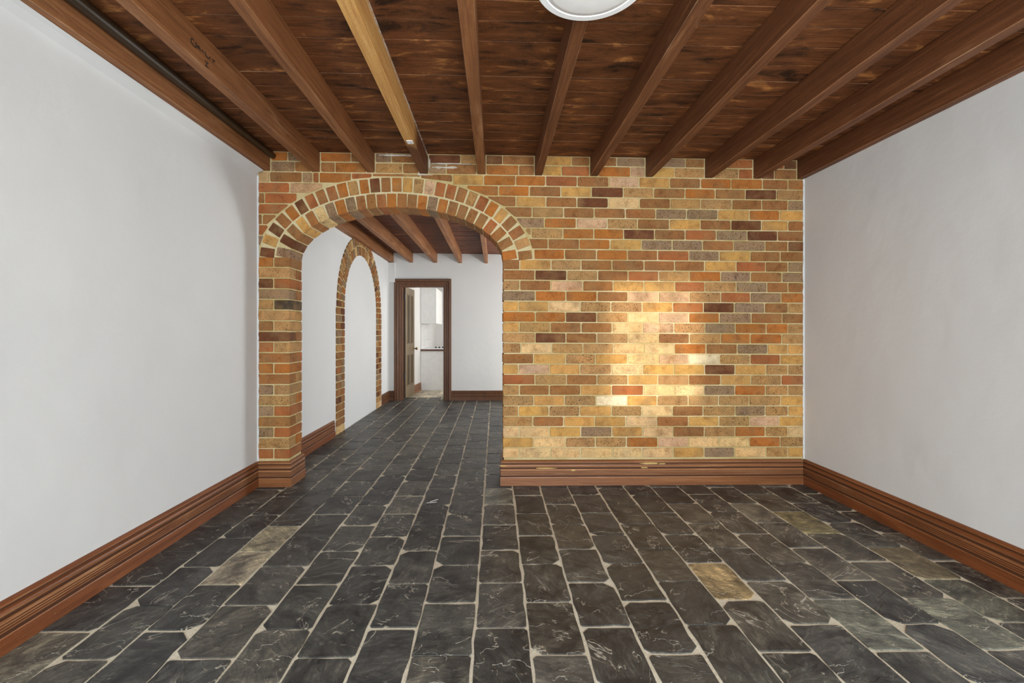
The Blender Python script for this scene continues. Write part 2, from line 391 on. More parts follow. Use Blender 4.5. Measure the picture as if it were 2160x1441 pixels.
for c in range(len(cols)-1):
    x0, x1 = cols[c], cols[c+1]; A = (c % 2 == 0)
    y0, p = (1.8887-0.3345, 0.3345) if A else (1.7261-0.3365, 0.3365)
    k = -10
    while True:
        a, b = y0+k*p, y0+(k+1)*p; k += 1
        if a > 8.4: break
        if b < -1.8: continue
        a += R.uniform(-.004, .004); b += R.uniform(-.004, .004)
        b = min(b, 8.45)
        if x1 > 0.2 and a > D-0.03: break
        if x1 > 0.2: b = min(b, D-0.012)
        if x1 <= -1.6:
            if a < D and b > D-0.03: b = D-0.015
            if D-0.02 < a < DB: a = DB+0.012
        P = tile_poly(x0, x1, a, b)
        if P is None: continue
        z = R.uniform(-0.0012, 0.0012)
        if b < 1.45:
            back_tiles.add(*prism(P, 0.01, 0.002, lambda u, w, d: (u, w, z-d))); continue
        v, f = prism(P, 0.012, 0.0018, lambda u, w, d: (u, w, z-d))
        t = link('tile', v, f, M['slate'], floor, loc=((x0+x1)/2, (a+b)/2, 0)); ntile += 1
        col = R.choice(SL)
        if a > 1.5 and R.random() < 0.0: col = R.choice(SLO)
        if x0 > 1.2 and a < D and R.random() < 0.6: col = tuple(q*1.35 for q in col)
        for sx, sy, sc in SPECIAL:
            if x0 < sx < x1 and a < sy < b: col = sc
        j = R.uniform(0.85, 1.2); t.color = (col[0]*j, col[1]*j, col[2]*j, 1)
bt = back_tiles.obj('tiles', M['slate'], floor, kind='stuff'); bt.color = (0.036, 0.036, 0.035, 1)

def fleck(P):
    v, f = prism(P, 0.001, 0.0004, lambda u, w, d: (u, w, 0.0022-d)); link('paint_fleck', v, f, M['white'], floor)
fleck([(-.475, 3.285), (-.462, 3.282), (-.415, 3.325), (-.425, 3.332)]); fleck([(-.487, 3.255), (-.420, 3.272), (-.422, 3.281), (-.488, 3.266)])
# ------------------------------------------------------------------ walls
def wall_x(name, x0, x1, y0, y1, z1, holes, mat):
    g = G()
    for a, b, c, d in rect_holes(y0, y1, -0.15, z1, holes): g.box(x0, x1, a, b, c, d)
    return g.obj(name, mat, **ST)
def wall_y(name, y0, y1, x0, x1, z1, holes, mat):
    g = G()
    for a, b, c, d in rect_holes(x0, x1, -0.15, z1, holes): g.box(a, b, y0, y1, c, d)
    return g.obj(name, mat, **ST)
wall_left = wall_x('wall_left', XL-0.2, XL, -1.8, D2, 2.75, [], M['plaster'])
wall_right = wall_x('wall_right', XR, XR+0.2, -1.8, D2, 2.75, [(6.2, 7.5, 0.7, 2.0)], M['plaster'])
wall_front = wall_y('wall_front', -2.0, -1.8, -2.09, 2.7, 2.75, [(-1.6, 0.5, 0.35, 2.2), (0.76, 1.56, 1.10, 2.24)], M['plaster'])
wall_far = wall_y('wall_far', D2, D2+0.11, -2.09, 2.7, 2.75, [(-1.668, -0.90, -0.0045, 2.03)], M['plaster'])
# plaster lip where the side wall meets the first joist, and ragged white paint on the brick edges
G().add([(XL, -1.8, 2.474), (XL+0.075, -1.8, 2.497), (XL, -1.8, 2.52), (XL, D-0.02, 2.468), (XL+0.060, D-0.02, 2.497), (XL, D-0.02, 2.52)],
        [(0, 1, 4, 3), (1, 2, 5, 4), (0, 3, 5, 2), (0, 2, 1), (3, 4, 5)]).obj('paint_lip', M['plaster'], wall_left)
for x, sgn, par in ((XL, 1, wall_left), (XR, -1, wall_right)):
    v = []; f = []; n = 90
    for i in range(n+1):
        z = 0.2+(2.46-0.2)*i/n; w = 0.011+R.uniform(-.003, .004)
        v += [(x, D-0.0035, z), (x+sgn*w, D-0.0035, z), (x+sgn*w, D+0.004, z), (x, D+0.004, z)]
        if i:
            b = 4*(i-1); f += [(b, b+1, b+5, b+4), (b+1, b+2, b+6, b+5)]
    link('paint_edge', v, f, M['plaster'], par)

# windows of the front room and the far room (behind the camera / out of view)
def window_y(name, x0, x1, z0, z1, y, bars_x, bars_z):
    w = G(); e = 0.05
    w.box(x0, x0+e, y, y+.08, z0, z1).box(x1-e, x1, y, y+.08, z0, z1).box(x0+e, x1-e, y, y+.08, z1-e, z1).box(x0+e, x1-e, y, y+.08, z0, z0+e)
    o = w.obj(name, M['white'], **ST)
    for b in bars_x: G().box(b-.014, b+.014, y+.02, y+.05, z0+e, z1-e).obj('glazing_bar', M['white'], o)
    for b, h in bars_z: G().box(x0+e, x1-e, y+.02, y+.05, b-h, b+h).obj('glazing_bar', M['white'], o)
    return o
window_y('window_1', 0.76, 1.56, 1.10, 2.24, -1.94, (1.07, 1.31), ((2.10, .012), (1.70, .018)))
w2 = window_y('added_window', -1.6, 0.5, 0.35, 2.2, -1.94, (-0.55,), ())  # added unseen window to hold the front fill lamp
G().box(-1.58, 0.48, -1.85, -1.845, 0.36, 2.19).obj('blind', M['white'], w2)  # added unseen sheet, keeps the sun out of this opening
g = G(); g.box(2.53, 2.6, 6.2, 6.26, .7, 2.0).box(2.53, 2.6, 7.44, 7.5, .7, 2.0).box(2.53, 2.6, 6.26, 7.44, 1.94, 2.0).box(2.53, 2.6, 6.26, 7.44, .7, .76)
g.obj('window_3', M['white'], **ST)

# ------------------------------------------------------------------ brick partition: mortar body with the arch
def ell(t, off=0.0):
    x, z = AA*cos(t), AB*sin(t); nx, nz = cos(t)/AA, sin(t)/AB; L = math.hypot(nx, nz)
    return AX+x+nx/L*off, AZ+z+nz/L*off, nx/L, nz/L
def body(y0, y1, gap):
    ztop = lambda x: 2.66
    n = 40; arc = [ell(pi*i/n, gap)[:2] for i in range(n+1)]
    g = G()
    def slab(Q):  # a convex 2-D piece
        k = len(Q); v = [(u, y0, wz(u, w)) for u, w in Q]+[(u, y1, wz(u, w)) for u, w in Q]
        g.add(v, [tuple(range(k)), tuple(range(2*k-1, k-1, -1))]+[(i, (i+1) % k, k+(i+1) % k, k+i) for i in range(k)])
    xr, xl = arc[0][0], arc[-1][0]
    slab([(xr, -0.1), (XR, -0.1), (XR, 2.66), (xr, 2.66)])
    slab([(XL, -0.1), (xl, -0.1), (xl, 2.66), (XL, 2.66)])
    for (a, b), (c, d) in zip(arc, arc[1:]): slab([(c, d), (a, b), (a, ztop(a)), (c, ztop(c))])
    return g
wall_back = body(D+0.0065, DB-0.0065, 0.0065).obj('wall_back', M['mortar'], **ST)
pillar = G().box(XL+0.005, JL-0.012, D+0.012, DB-0.012, 0.01, wz(-1.75, AZ)).obj('pillar', M['mortar'], **ST)
arch_core = G()
n = 36
for i in range(n):
    a, b = pi*i/n, pi*(i+1)/n
    p = [ell(a, 0.012)[:2], ell(b, 0.012)[:2], ell(b, 0.236)[:2], ell(a, 0.236)[:2]]
    v = [(max(x, XL+.002), D+0.0045, wz(x, z)) for x, z in p]+[(max(x, XL+.002), DB-0.02, wz(x, z)) for x, z in p]
    arch_core.add(v, [(0, 1, 2, 3), (7, 6, 5, 4), (0, 4, 5, 1), (1, 5, 6, 2), (2, 6, 7, 3), (3, 7, 4, 0)])
arch = arch_core.obj('trim_1', M['mortar_pale'], **ST)

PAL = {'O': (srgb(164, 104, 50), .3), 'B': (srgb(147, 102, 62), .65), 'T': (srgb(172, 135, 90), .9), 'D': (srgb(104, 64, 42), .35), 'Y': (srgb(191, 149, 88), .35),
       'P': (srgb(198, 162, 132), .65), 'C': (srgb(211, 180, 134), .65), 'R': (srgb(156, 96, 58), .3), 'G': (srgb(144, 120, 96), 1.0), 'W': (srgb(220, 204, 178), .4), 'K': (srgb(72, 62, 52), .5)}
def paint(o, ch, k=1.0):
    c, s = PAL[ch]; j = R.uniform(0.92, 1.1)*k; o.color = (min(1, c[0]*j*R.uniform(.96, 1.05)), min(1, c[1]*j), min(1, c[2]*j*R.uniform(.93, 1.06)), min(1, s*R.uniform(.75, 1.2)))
def front(u, w, d): return (u, D+d, wz(u, w))
def clip_half(P, px, pz, nx, nz):
    out = []; n = len(P)
    for i in range(n):
        a, b = P[i], P[(i+1) % n]; da = (a[0]-px)*nx+(a[1]-pz)*nz; db = (b[0]-px)*nx+(b[1]-pz)*nz
        if da >= 0: out.append(a)
        if (da >= 0) != (db >= 0):
            t = da/(da-db); out.append((a[0]+(b[0]-a[0])*t, a[1]+(b[1]-a[1])*t))
    return out
def parea(P): return abs(sum(P[i][0]*P[(i+1) % len(P)][1]-P[(i+1) % len(P)][0]*P[i][1] for i in range(len(P))))/2
RINGOUT = 0.246
TS = [ell(pi*i/240, RINGOUT) for i in range(241)]
def arch_clip(P):
    worst = None
    pts = []
    for i, p in enumerate(P):
        q = P[(i+1) % len(P)]
        pts += [(p[0]+(q[0]-p[0])*t, p[1]+(q[1]-p[1])*t) for t in (0, .25, .5, .75)]
    for x, z in pts:
        if z < AZ-0.02: continue
        e = min(TS, key=lambda e: (e[0]-x)**2+(e[1]-z)**2)
        s = (x-e[0])*e[2]+(z-e[1])*e[3]
        if s < -0.002 and (worst is None or s < worst[0]): worst = (s, e)
    if worst is None: return P
    e = worst[1]; return clip_half(P, e[0], e[1], e[2], e[3])
def brick(P, ch, parent, depth=0.06, fn=front, k=1.0, cc=None):
    if len(P) < 3 or parea(P) < 0.0011: return None
    P = [(u+R.uniform(-.0013, .0013), w+R.uniform(-.0011, .0011)) for u, w in P]
    c = R.uniform(0.003, 0.0075) if cc is None else cc
    P = cut_corners(P, [c*R.uniform(.6, 1.5) for _ in P])
    v, f = prism(P, depth, 0.0028, fn, R.uniform(-.0018, .0014))
    m = [sum(q[i] for q in v)/len(v) for i in range(3)]
    o = link('brick', v, f, M['brick'], parent, loc=tuple(m)); paint(o, ch, k); return o

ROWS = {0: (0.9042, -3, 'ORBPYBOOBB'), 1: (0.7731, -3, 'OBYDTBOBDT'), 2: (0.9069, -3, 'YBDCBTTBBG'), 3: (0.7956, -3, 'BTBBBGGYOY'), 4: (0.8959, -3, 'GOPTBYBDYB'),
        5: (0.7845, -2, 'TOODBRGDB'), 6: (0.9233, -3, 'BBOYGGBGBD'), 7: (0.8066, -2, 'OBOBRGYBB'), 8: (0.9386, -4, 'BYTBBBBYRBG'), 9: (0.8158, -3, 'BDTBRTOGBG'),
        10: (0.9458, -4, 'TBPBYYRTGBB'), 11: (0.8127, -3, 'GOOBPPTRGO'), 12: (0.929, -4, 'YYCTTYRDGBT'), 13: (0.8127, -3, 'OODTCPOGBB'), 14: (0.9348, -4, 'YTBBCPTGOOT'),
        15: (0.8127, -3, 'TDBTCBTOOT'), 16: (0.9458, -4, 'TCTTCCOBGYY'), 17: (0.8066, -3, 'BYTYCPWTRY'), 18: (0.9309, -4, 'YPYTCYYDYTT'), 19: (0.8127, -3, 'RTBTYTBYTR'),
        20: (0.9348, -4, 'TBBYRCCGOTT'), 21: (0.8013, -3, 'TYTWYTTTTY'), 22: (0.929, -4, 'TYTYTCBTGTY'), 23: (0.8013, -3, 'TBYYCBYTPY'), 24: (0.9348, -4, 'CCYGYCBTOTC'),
        25: (0.8051, -3, 'YCTTOPCCOT'), 26: (0.9348, -4, 'CCCCCCYGCTY')}  # lowest rows lean to pale letters: glow near the floor put into brick colour
PITCH = 0.2492; J = 0.0052
nb = 0
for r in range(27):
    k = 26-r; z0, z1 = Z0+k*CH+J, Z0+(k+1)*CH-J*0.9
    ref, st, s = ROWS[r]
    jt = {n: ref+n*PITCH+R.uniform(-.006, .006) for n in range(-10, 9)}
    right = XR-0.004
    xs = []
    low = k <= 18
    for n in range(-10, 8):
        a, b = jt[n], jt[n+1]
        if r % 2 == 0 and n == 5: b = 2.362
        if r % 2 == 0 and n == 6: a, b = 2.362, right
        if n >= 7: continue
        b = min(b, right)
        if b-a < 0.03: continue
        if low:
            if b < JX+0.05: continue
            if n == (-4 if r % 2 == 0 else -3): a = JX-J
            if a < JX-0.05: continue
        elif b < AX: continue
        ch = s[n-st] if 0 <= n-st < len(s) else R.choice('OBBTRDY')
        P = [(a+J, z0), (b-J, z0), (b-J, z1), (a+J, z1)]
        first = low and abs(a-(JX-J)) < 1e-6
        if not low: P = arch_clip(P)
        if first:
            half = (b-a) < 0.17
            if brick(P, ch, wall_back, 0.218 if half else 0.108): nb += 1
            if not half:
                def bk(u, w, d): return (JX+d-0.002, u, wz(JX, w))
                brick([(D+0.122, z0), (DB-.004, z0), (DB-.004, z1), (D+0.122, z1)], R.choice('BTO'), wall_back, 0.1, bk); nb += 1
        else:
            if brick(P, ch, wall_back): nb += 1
# spandrel left of the arch
SP = {0: 'CBGRO', 1: 'RPO', 2: 'BRO', 3: 'RB', 4: 'BB', 5: 'RB', 6: 'G', 7: 'K'}
SPJ = {0: [-1.885, -1.79, -1.535, -1.45, -1.40, -1.145, -.98, -.72], 1: [-1.885, -1.632, -1.375, -1.12, -.9], 2: [-1.885, -1.83, -1.575, -1.33, -1.1], 3: [-1.885, -1.61, -1.36], 4: [-1.885, -1.85, -1.6], 5: [-1.885, -1.66], 6: [-1.885, -1.7], 7: [-1.885, -1.8]}
for r in range(8):
    k = 26-r; z0, z1 = Z0+k*CH+J, Z0+(k+1)*CH-J*0.9
    js = SPJ[r]
    for i, (a, b) in enumerate(zip(js, js[1:])):
        P = arch_clip([(a+J+(.004 if i == 0 else 0), z0), (b-J, z0), (b-J, z1), (a+J+(.004 if i == 0 else 0), z1)])
        brick(P, SP[r][i] if i < len(SP[r]) else R.choice('ORB'), arch)

# pillar below the springing: stretcher courses and header courses, turning the corner into the reveal
PC = {26: 'RRPR', 25: 'TBCO', 24: 'GRTB', 23: 'BBGT', 22: 'GRTR', 21: 'TGCO', 20: 'GTGB', 19: 'BBGT', 18: 'OORR', 17: 'BTGR', 16: 'RTTB', 15: 'DBBB', 14: 'BTBB', 13: 'TPGT', 12: 'TKGB', 11: 'GTTB', 10: 'DRDR', 9: 'TTTB', 8: 'OBGB'}
def reveal(u, w, d): return (JL-d, u, wz(JL, w))
for r in range(8, 27):
    k = 26-r; z0, z1 = Z0+k*CH+J, Z0+(k+1)*CH-J*0.9; c = PC[r]
    xm = (XL+JL)/2
    if r % 2 == 1:   # stretcher on the face, two header ends in the reveal
        brick([(XL+.006, z0), (JL, z0), (JL, z1), (XL+.006, z1)], c[0], pillar, 0.108)
        brick([(D+0.121, z0), (DB-.002, z0), (DB-.002, z1), (D+0.121, z1)], c[3], pillar, 0.1, reveal)
    else:            # two headers on the face, a stretcher along the reveal
        brick([(XL+.006, z0), (xm-J, z0), (xm-J, z1), (XL+.006, z1)], c[0], pillar, 0.1)
        brick([(xm+J, z0), (JL, z0), (JL, z1), (xm+J, z1)], c[1], pillar, 0.226)

# voussoirs
def arc_params(off, count):
    N = 4000; ps = [ell(pi*(1-i/N), off) for i in range(N+1)]; L = [0]
    for a, b in zip(ps, ps[1:]): L.append(L[-1]+math.hypot(b[0]-a[0], b[1]-a[1]))
    out = []; j = 0
    for i in range(count):
        t = (i+0.5)/count*L[-1]
        while L[j] < t: j += 1
        out.append(ps[j])
    return out, L[-1]/count
for off, cnt, wd, seq, dep in ((0.0, 26, 0.0725, 'GDBYBCGOGBBROBBOGOBBBBROBO', DB-D-.004), (0.124, 29, 0.0735, 'DYDBODRBROTODBOYTPRRBTROYBRTB', 0.08)):
    ps, pit = arc_params(off, cnt)
    for i, (x, z, nx, nz) in enumerate(ps):
        tx, tz = -nz, nx; w = wd/2*R.uniform(.95, 1.03); h0, h1 = 0.0, 0.110*R.uniform(.98, 1.02)
        P = [(x+tx*a*w+nx*b, z+tz*a*w+nz*b) for a, b in ((-1, h0), (1, h0), (1, h1), (-1, h1))]
        if min(p[0] for p in P) < XL+.004: P = [(max(p[0], XL+.004), p[1]) for p in P]
        brick(P, seq[i % len(seq)], arch, dep, cc=0.004)

# top two courses, in the pockets between the joists
JO = [(-1.873, -1.785), (-1.4562, -1.3941), (-1.0218, -0.9600), (-0.6039, -0.5384), (-0.1437, -0.0798), (0.3164, 0.3740), (0.7594, 0.8204), (1.2052, 1.2645), (1.6869, 1.7490), (2.0796, 2.1409), (2.4385, 2.4900)]
TOP = ['GBOG', 'BOOB', 'TBGB', 'GBDT', 'OBDB', 'YRYB', 'OPBG', 'YTGB', 'TRYR', 'DBRD']
for (a0, a1), (b0, b1), tp in zip(JO, JO[1:], TOP):
    for q, kk in enumerate((27, 28)):
        z0 = Z0+kk*CH+J; z1 = Z0+(kk+1)*CH-J if kk == 27 else 2.622
        x0, x1 = a1+0.005, b0-0.005
        cut = x0+(x1-x0)*(R.uniform(.3, .42) if (q + JO.index((a0, a1))) % 2 else R.uniform(.58, .72))
        for i, (u, v_) in enumerate(((x0, cut), (cut, x1))):
            brick([(u+.004, z0), (v_-.004, z0), (v_-.004, z1), (u+.004, z1)], tp[(q*2+i) % 4], arch, 0.05)

for x0, x1, z0, z1 in ((-.533, -.518, 2.49, 2.60), (-.515, -.20, 2.546, 2.556), (-.50, -.30, 2.512, 2.53), (-.62, -.50, 2.455, 2.468), (-.93, -.66, 2.605, 2.616)):
    n = 26; P = [((x0+x1)/2+(x1-x0)/2*math.copysign(abs(cos(2*pi*i/n))**.6, cos(2*pi*i/n))*R.uniform(.85, 1.1), (z0+z1)/2+(z1-z0)/2*math.copysign(abs(sin(2*pi*i/n))**.5, sin(2*pi*i/n))*R.uniform(.35, 1.3)) for i in range(n)]
    v, f = prism(P, 0.006, 0.0006, front, -.0035)
    link('plaster_smear', v, f, M['mortar_white'], arch)

# ------------------------------------------------------------------ ceilings
ZC, ZF = 2.625, 2.582
def slab_warp(x0, x1, y0, y1, za, zb):
    return G().add([(x0, y0, wz(x0, za)), (x1, y0, wz(x1, za)), (x1, y1, wz(x1, za)), (x0, y1, wz(x0, za)), (x0, y0, wz(x0, zb)), (x1, y0, wz(x1, zb)), (x1, y1, wz(x1, zb)), (x0, y1, wz(x0, zb))],
                   [(0, 3, 2, 1), (4, 5, 6, 7), (0, 1, 5, 4), (1, 2, 6, 5), (2, 3, 7, 6), (3, 0, 4, 7)])
ceiling = slab_warp(XL, XR, -1.8, DB, ZC+0.022, ZC+0.12).obj('ceiling', M['joist_dark'], **ST)
ceiling_far = slab_warp(XL, XR, DB, D2, ZF+0.022, ZF+0.12).obj('ceiling_far', M['joist_dark'], **ST)
def plank(y0, y1, zb, par, mat):
    z = zb+R.uniform(-.0012, .0018); e = 0.0022; t = 0.02
    sec = [(y0+.001, z+e), (y0+.001+e, z), (y1-.001-e, z), (y1-.001, z+e), (y1-.001, z+t), (y0+.001, z+t)]
    v = [(XL+.002, y, wz(XL, q)) for y, q in sec]+[(XR-.002, y, wz(XR, q)) for y, q in sec]
    f = [(0, 1, 2, 3, 4, 5), (11, 10, 9, 8, 7, 6)]+[(i, (i+1) % 6, 6+(i+1) % 6, 6+i) for i in range(6)]
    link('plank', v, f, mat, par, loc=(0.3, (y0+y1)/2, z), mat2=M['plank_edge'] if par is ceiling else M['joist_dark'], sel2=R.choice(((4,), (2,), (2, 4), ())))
seams = [-1.8+0.148*i for i in range(25)]
seams = [s for s in seams if s < 1.7]+[1.786, 1.9316, 2.0595, 2.2057, 2.3532, 2.5078, 2.6521, 2.8081, 2.936, 3.0657, 3.212, 3.345, 3.486, D+.003]
for a, b in zip(seams, seams[1:]): plank(a, b, ZC, ceiling, M['plank'])
y = DB
while y < D2-.02:
    b = min(y+0.15, D2); plank(y, b, ZF, ceiling_far, M['plank_far']); y = b

# ------------------------------------------------------------------ joists
def joist(x0, x1, y0, y1, zb, zt, mat, label, shift=0.0, group=None):
    n = 14; v = []; f = []; c = 0.003
    for i in range(n+1):
        t = i/n; y = y0+(y1-y0)*t; sx = shift*(1-t)
        a, b = x0+sx+R.uniform(-.0018, .0018), x1+sx+R.uniform(-.0018, .0018); z = wz((x0+x1)/2, zb)+R.uniform(-.0015, .0015); zz = wz((x0+x1)/2, zt)
        v += [(a, y, zz), (a, y, z+c), (a+c, y, z), (b-c, y, z), (b, y, z+c), (b, y, zz)]
        if i:
            p = 6*(i-1); f += [(p+j, p+(j+1) % 6, p+6+(j+1) % 6, p+6+j) for j in range(6)]
    f += [(0, 1, 2, 3, 4, 5), tuple(range(6*n+5, 6*n-1, -1))]
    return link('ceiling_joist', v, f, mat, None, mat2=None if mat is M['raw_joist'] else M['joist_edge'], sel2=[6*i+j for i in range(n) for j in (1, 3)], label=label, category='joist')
JL_ = ['reddish brown joist fixed along the top of the white wall left of the brick pillar',
       'rough brown joist with dark handwritten pencil marks on its side',
       'rough brown joist between the pencil marked joist and the pale orange joist',
       'pale orange unstained joist with a small white sticker near the brick wall',
       'rough brown joist next to the pale orange joist, running above the doorway arch',
       'dark brown joist with the round white ceiling light fixed under it',
       'dark brown joist beside the ceiling light joist, on the side away from the arch',
       'dark brown joist, fourth counted from the right white wall',
       'dark brown joist, third counted from the right white wall',
       'dark brown joist just beside the one lying along the right white wall',
       'dark brown joist lying along the top of the right white wall']
JM = ['joist', 'joist', 'joist', 'raw_joist', 'joist', 'joist_dark', 'joist_dark', 'joist_dark', 'joist_dark', 'joist_dark', 'joist_dark']
joists = []
for i, (x0, x1) in enumerate(JO):
    o = joist(x0, x1, -1.795, D+.004, 2.472, ZC-.002, M[JM[i]], JL_[i], shift=0.0)
    o['group'] = 'joists under the front room ceiling'; joists.append(o)
JF = [(XL+.002, -1.80), (-1.5221, -1.4568), (-1.1001, -1.0290), (-0.6556, -0.5943), (-0.1935, -0.1340)]
LF = ['brown joist along the wall top beyond the opening, above the small blind brick arch', 'brown joist beyond the arch, directly over the open panelled door',
      'brown joist beyond the arch, second one from the wall with the small blind arch', 'brown joist beyond the arch, second one from the right jamb of the opening', 'brown joist beyond the arch, half hidden by the right side of the opening']
for (x0, x1), lb in zip(JF, LF):
    o = joist(x0, x1, DB+.003, D2-.002, 2.42, ZF-.002, M['joist'], lb); o['group'] = 'joists beyond the brick arch'
# pencil marks on the second joist's side, sticker on the pale one
X2 = JO[1][1]+0.0022
def stroke(pts, w=0.0035):
    g = G()
    for (y, z), (y2, z2) in zip(pts, pts[1:]):
        L = math.hypot(y2-y, z2-z) or 1e-6; ny, nz = -(z2-z)/L*w/2, (y2-y)/L*w/2
        q = [(y+ny, z+nz), (y2+ny, z2+nz), (y2-ny, z2-nz), (y-ny, z-nz)]
        g.add([(X2, a, b) for a, b in q]+[(X2-0.002, a, b) for a, b in q], [(0, 1, 2, 3), (7, 6, 5, 4), (0, 4, 5, 1), (1, 5, 6, 2), (2, 6, 7, 3), (3, 7, 4, 0)])
    return g
for p in ([(2.125, 2.572), (2.112, 2.575), (2.104, 2.567), (2.108, 2.552), (2.122, 2.546), (2.142, 2.548)], [(2.130, 2.566), (2.142, 2.572), (2.150, 2.562), (2.143, 2.555), (2.133, 2.560)],
          [(2.156, 2.553), (2.158, 2.570), (2.168, 2.563), (2.170, 2.553)], [(2.182, 2.566), (2.196, 2.561)], [(2.206, 2.571), (2.212, 2.557), (2.226, 2.553), (2.240, 2.558), (2.246, 2.571)], [(2.258, 2.568), (2.284, 2.570)], [(2.271, 2.569), (2.268, 2.555)],
          [(2.205, 2.528), (2.232, 2.528)], [(2.205, 2.506), (2.232, 2.506)], [(2.218, 2.528), (2.218, 2.506)]):
    stroke(p).obj('pencil_mark', M['ink'], joists[1])
zst = wz(-.57, 2.472)
st = G().box(-0.586, -0.546, 3.005, 3.055, zst-.004, zst-.0005).obj('sticker', M['white_rim'], joists[3])
gd = G()
for dx, dy in ((-.578, 3.02), (-.563, 3.016), (-.56, 3.04)): gd.lathe([(.0035, -.0048), (.0035, -.0042)], (dx, dy, zst), 'z', 8)
gd.obj('dot', M['ink'], st)

# pipe under the boards along the left joist
pg = G(); n = 14
xa, xb = -1.7515, -1.757
for i, (y, x, r) in enumerate(((-1.7, -1.7515, .031), (1.7, xa, .031), (D-.012, xb, .024), (D-.004, xb, .020))):
    pg.v += [(x+r*cos(2*pi*j/n), y, wz(x, 2.586)+r*sin(2*pi*j/n)) for j in range(n)]
for i in range(3): pg.f += [(i*n+j, i*n+(j+1) % n, (i+1)*n+(j+1) % n, (i+1)*n+j) for j in range(n)]
pg.f += [tuple(range(n)), tuple(range(3*n, 4*n))]
pg.obj('pipe', M['pipe'], label='dark brown painted pipe running under the boards beside the leftmost joist', category='pipe', smooth=True)

# round ceiling light under the sixth joist
LC = (0.338, 1.578)
zl = wz(LC[0], 2.472)
cl = empty('ceiling_light', (LC[0], LC[1], zl), label='round white flush ceiling light, switched off, under the dark joist', category='ceiling light')
G().lathe([(0.17, -.002), (0.198, -.004), (0.202, -.014), (0.202, -.026), (0.196, -.034), (0.172, -.036), (0.168, -.030)], (LC[0], LC[1], zl), 'z', 64).obj('rim', M['white_rim'], cl, loc=(LC[0], LC[1], zl), smooth=False)
G().lathe([(0.169, -.026), (0.169, -.0335), (0.150, -.0365), (0.10, -.039), (0.0, -.040)], (LC[0], LC[1], zl), 'z', 64).obj('diffuser', M['diffuser'], cl, loc=(LC[0], LC[1], zl), smooth=True)

# ------------------------------------------------------------------ baseboards
BP = [(0, 0), (.022, 0), (.022, .064), (.0205, .069), (.013, .074), (.013, .080), (.0165, .083), (.0195, .084), (.0195, .089), (.0165, .0905), (.0165, .0935), (.0195, .095), (.0195, .100), (.0165, .1015), (.0165, .1045), (.0195, .106), (.0195, .111),
      (.0165, .1125), (.0165, .1155), (.0195, .117), (.0195, .132), (.012, .136), (.012, .142), (.018, .146), (.020, .156), (.018, .164), (.010, .169), (.010, .175), (.015, .180), (.015, .187), (.008, .196), (0, .200)]
def base(name, path, side, mat, s=1.0):
    v, f = sweep(path, [(t, h*s) for t, h in BP], lambda a, b, h: (a, b, h+0.0), side)
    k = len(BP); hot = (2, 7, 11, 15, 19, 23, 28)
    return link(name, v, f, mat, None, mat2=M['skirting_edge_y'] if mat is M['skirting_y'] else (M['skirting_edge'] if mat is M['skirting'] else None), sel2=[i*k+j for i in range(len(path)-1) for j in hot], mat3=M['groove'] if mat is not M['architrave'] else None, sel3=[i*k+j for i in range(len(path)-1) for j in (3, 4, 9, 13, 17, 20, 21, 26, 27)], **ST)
base('baseboard_left', [(XL, -1.8), (XL, D-.023)], -1, M['skirting_y'])
base('baseboard_right', [(XR, -1.8), (XR, D-.003)], 1, M['skirting_y'])
bb = base('baseboard_back', [(XR-.022, D), (JX, D), (JX, DB), (0.6, DB)], 1, M['skirting'])
base('baseboard_pillar', [(XL, D), (JL, D), (JL, DB), (XL+.022, DB)], -1, M['skirting'])
base('baseboard_niche', [(XL, DB+.023), (XL, 5.335)], -1, M['skirting_y'], .95)
base('baseboard_corner', [(XL, 7.56), (XL, D2), (-1.792, D2)], -1, M['architrave'], .87)
base('baseboard_far', [(-0.799, D2), (XR-.03, D2)], -1, M['architrave'], .87)
for x, z, w, h in ((1.23, .1725, .075, .006), (1.33, .1705, .03, .004), (.40, .138, .085, .004), (1.19, .140, .035, .004), (.06, .160, .035, .004), (.62, .122, .02, .007)):
    n = 12; P = [(x+w*cos(2*pi*i/n)*R.uniform(.75, 1.1), z+h*sin(2*pi*i/n)*R.uniform(.7, 1.2)) for i in range(n)]
    t = 0.0205 if z > .145 else .0198
    v, f = prism(P, 0.008, 0.0006, lambda u, w_, d: (u, D-t+d, w_), -.0012)
    link('mortar_smear', v, f, M['smear'], bb)

# ------------------------------------------------------------------ blind brick arch on the left wall of the far room
NY, NZ, NR = 6.45, 1.515, 0.77
niche = empty('trim_2', (XL, NY, 0), **ST)
def nfn(u, w, d): return (XL+0.016-d, u, w)
def nbrick(P, ch):
    ch = {'O': R.choice('BBO'), 'R': R.choice('BBR'), 'Y': 'T', 'C': R.choice('TC'), 'T': R.choice('TG')}.get(ch, ch)
    brick(P, ch, niche, 0.03, nfn, 0.85, 0.008)
core = G()
for a0 in range(24):
    a, b = pi*a0/24, pi*(a0+1)/24
    p = [(NY+r*cos(t), NZ+r*sin(t)) for r, t in ((NR+.008, a), (NR+.008, b), (NR+.25, b), (NR+.25, a))]
    core.add([(XL+.009, y_, min(z_, 2.58)) for y_, z_ in p]+[(XL-.01, y_, min(z_, 2.58)) for y_, z_ in p], [(0, 1, 2, 3), (7, 6, 5, 4), (0, 4, 5, 1), (1, 5, 6, 2), (2, 6, 7, 3), (3, 7, 4, 0)])
for s in (-1, 1):
    y0, y1 = sorted((NY+s*(NR+.008), NY+s*(NR+.272))); core.box(XL-.01, XL+.009, y0, y1, 0.0, NZ)
core.obj('mortar_bed', M['mortar'], niche)
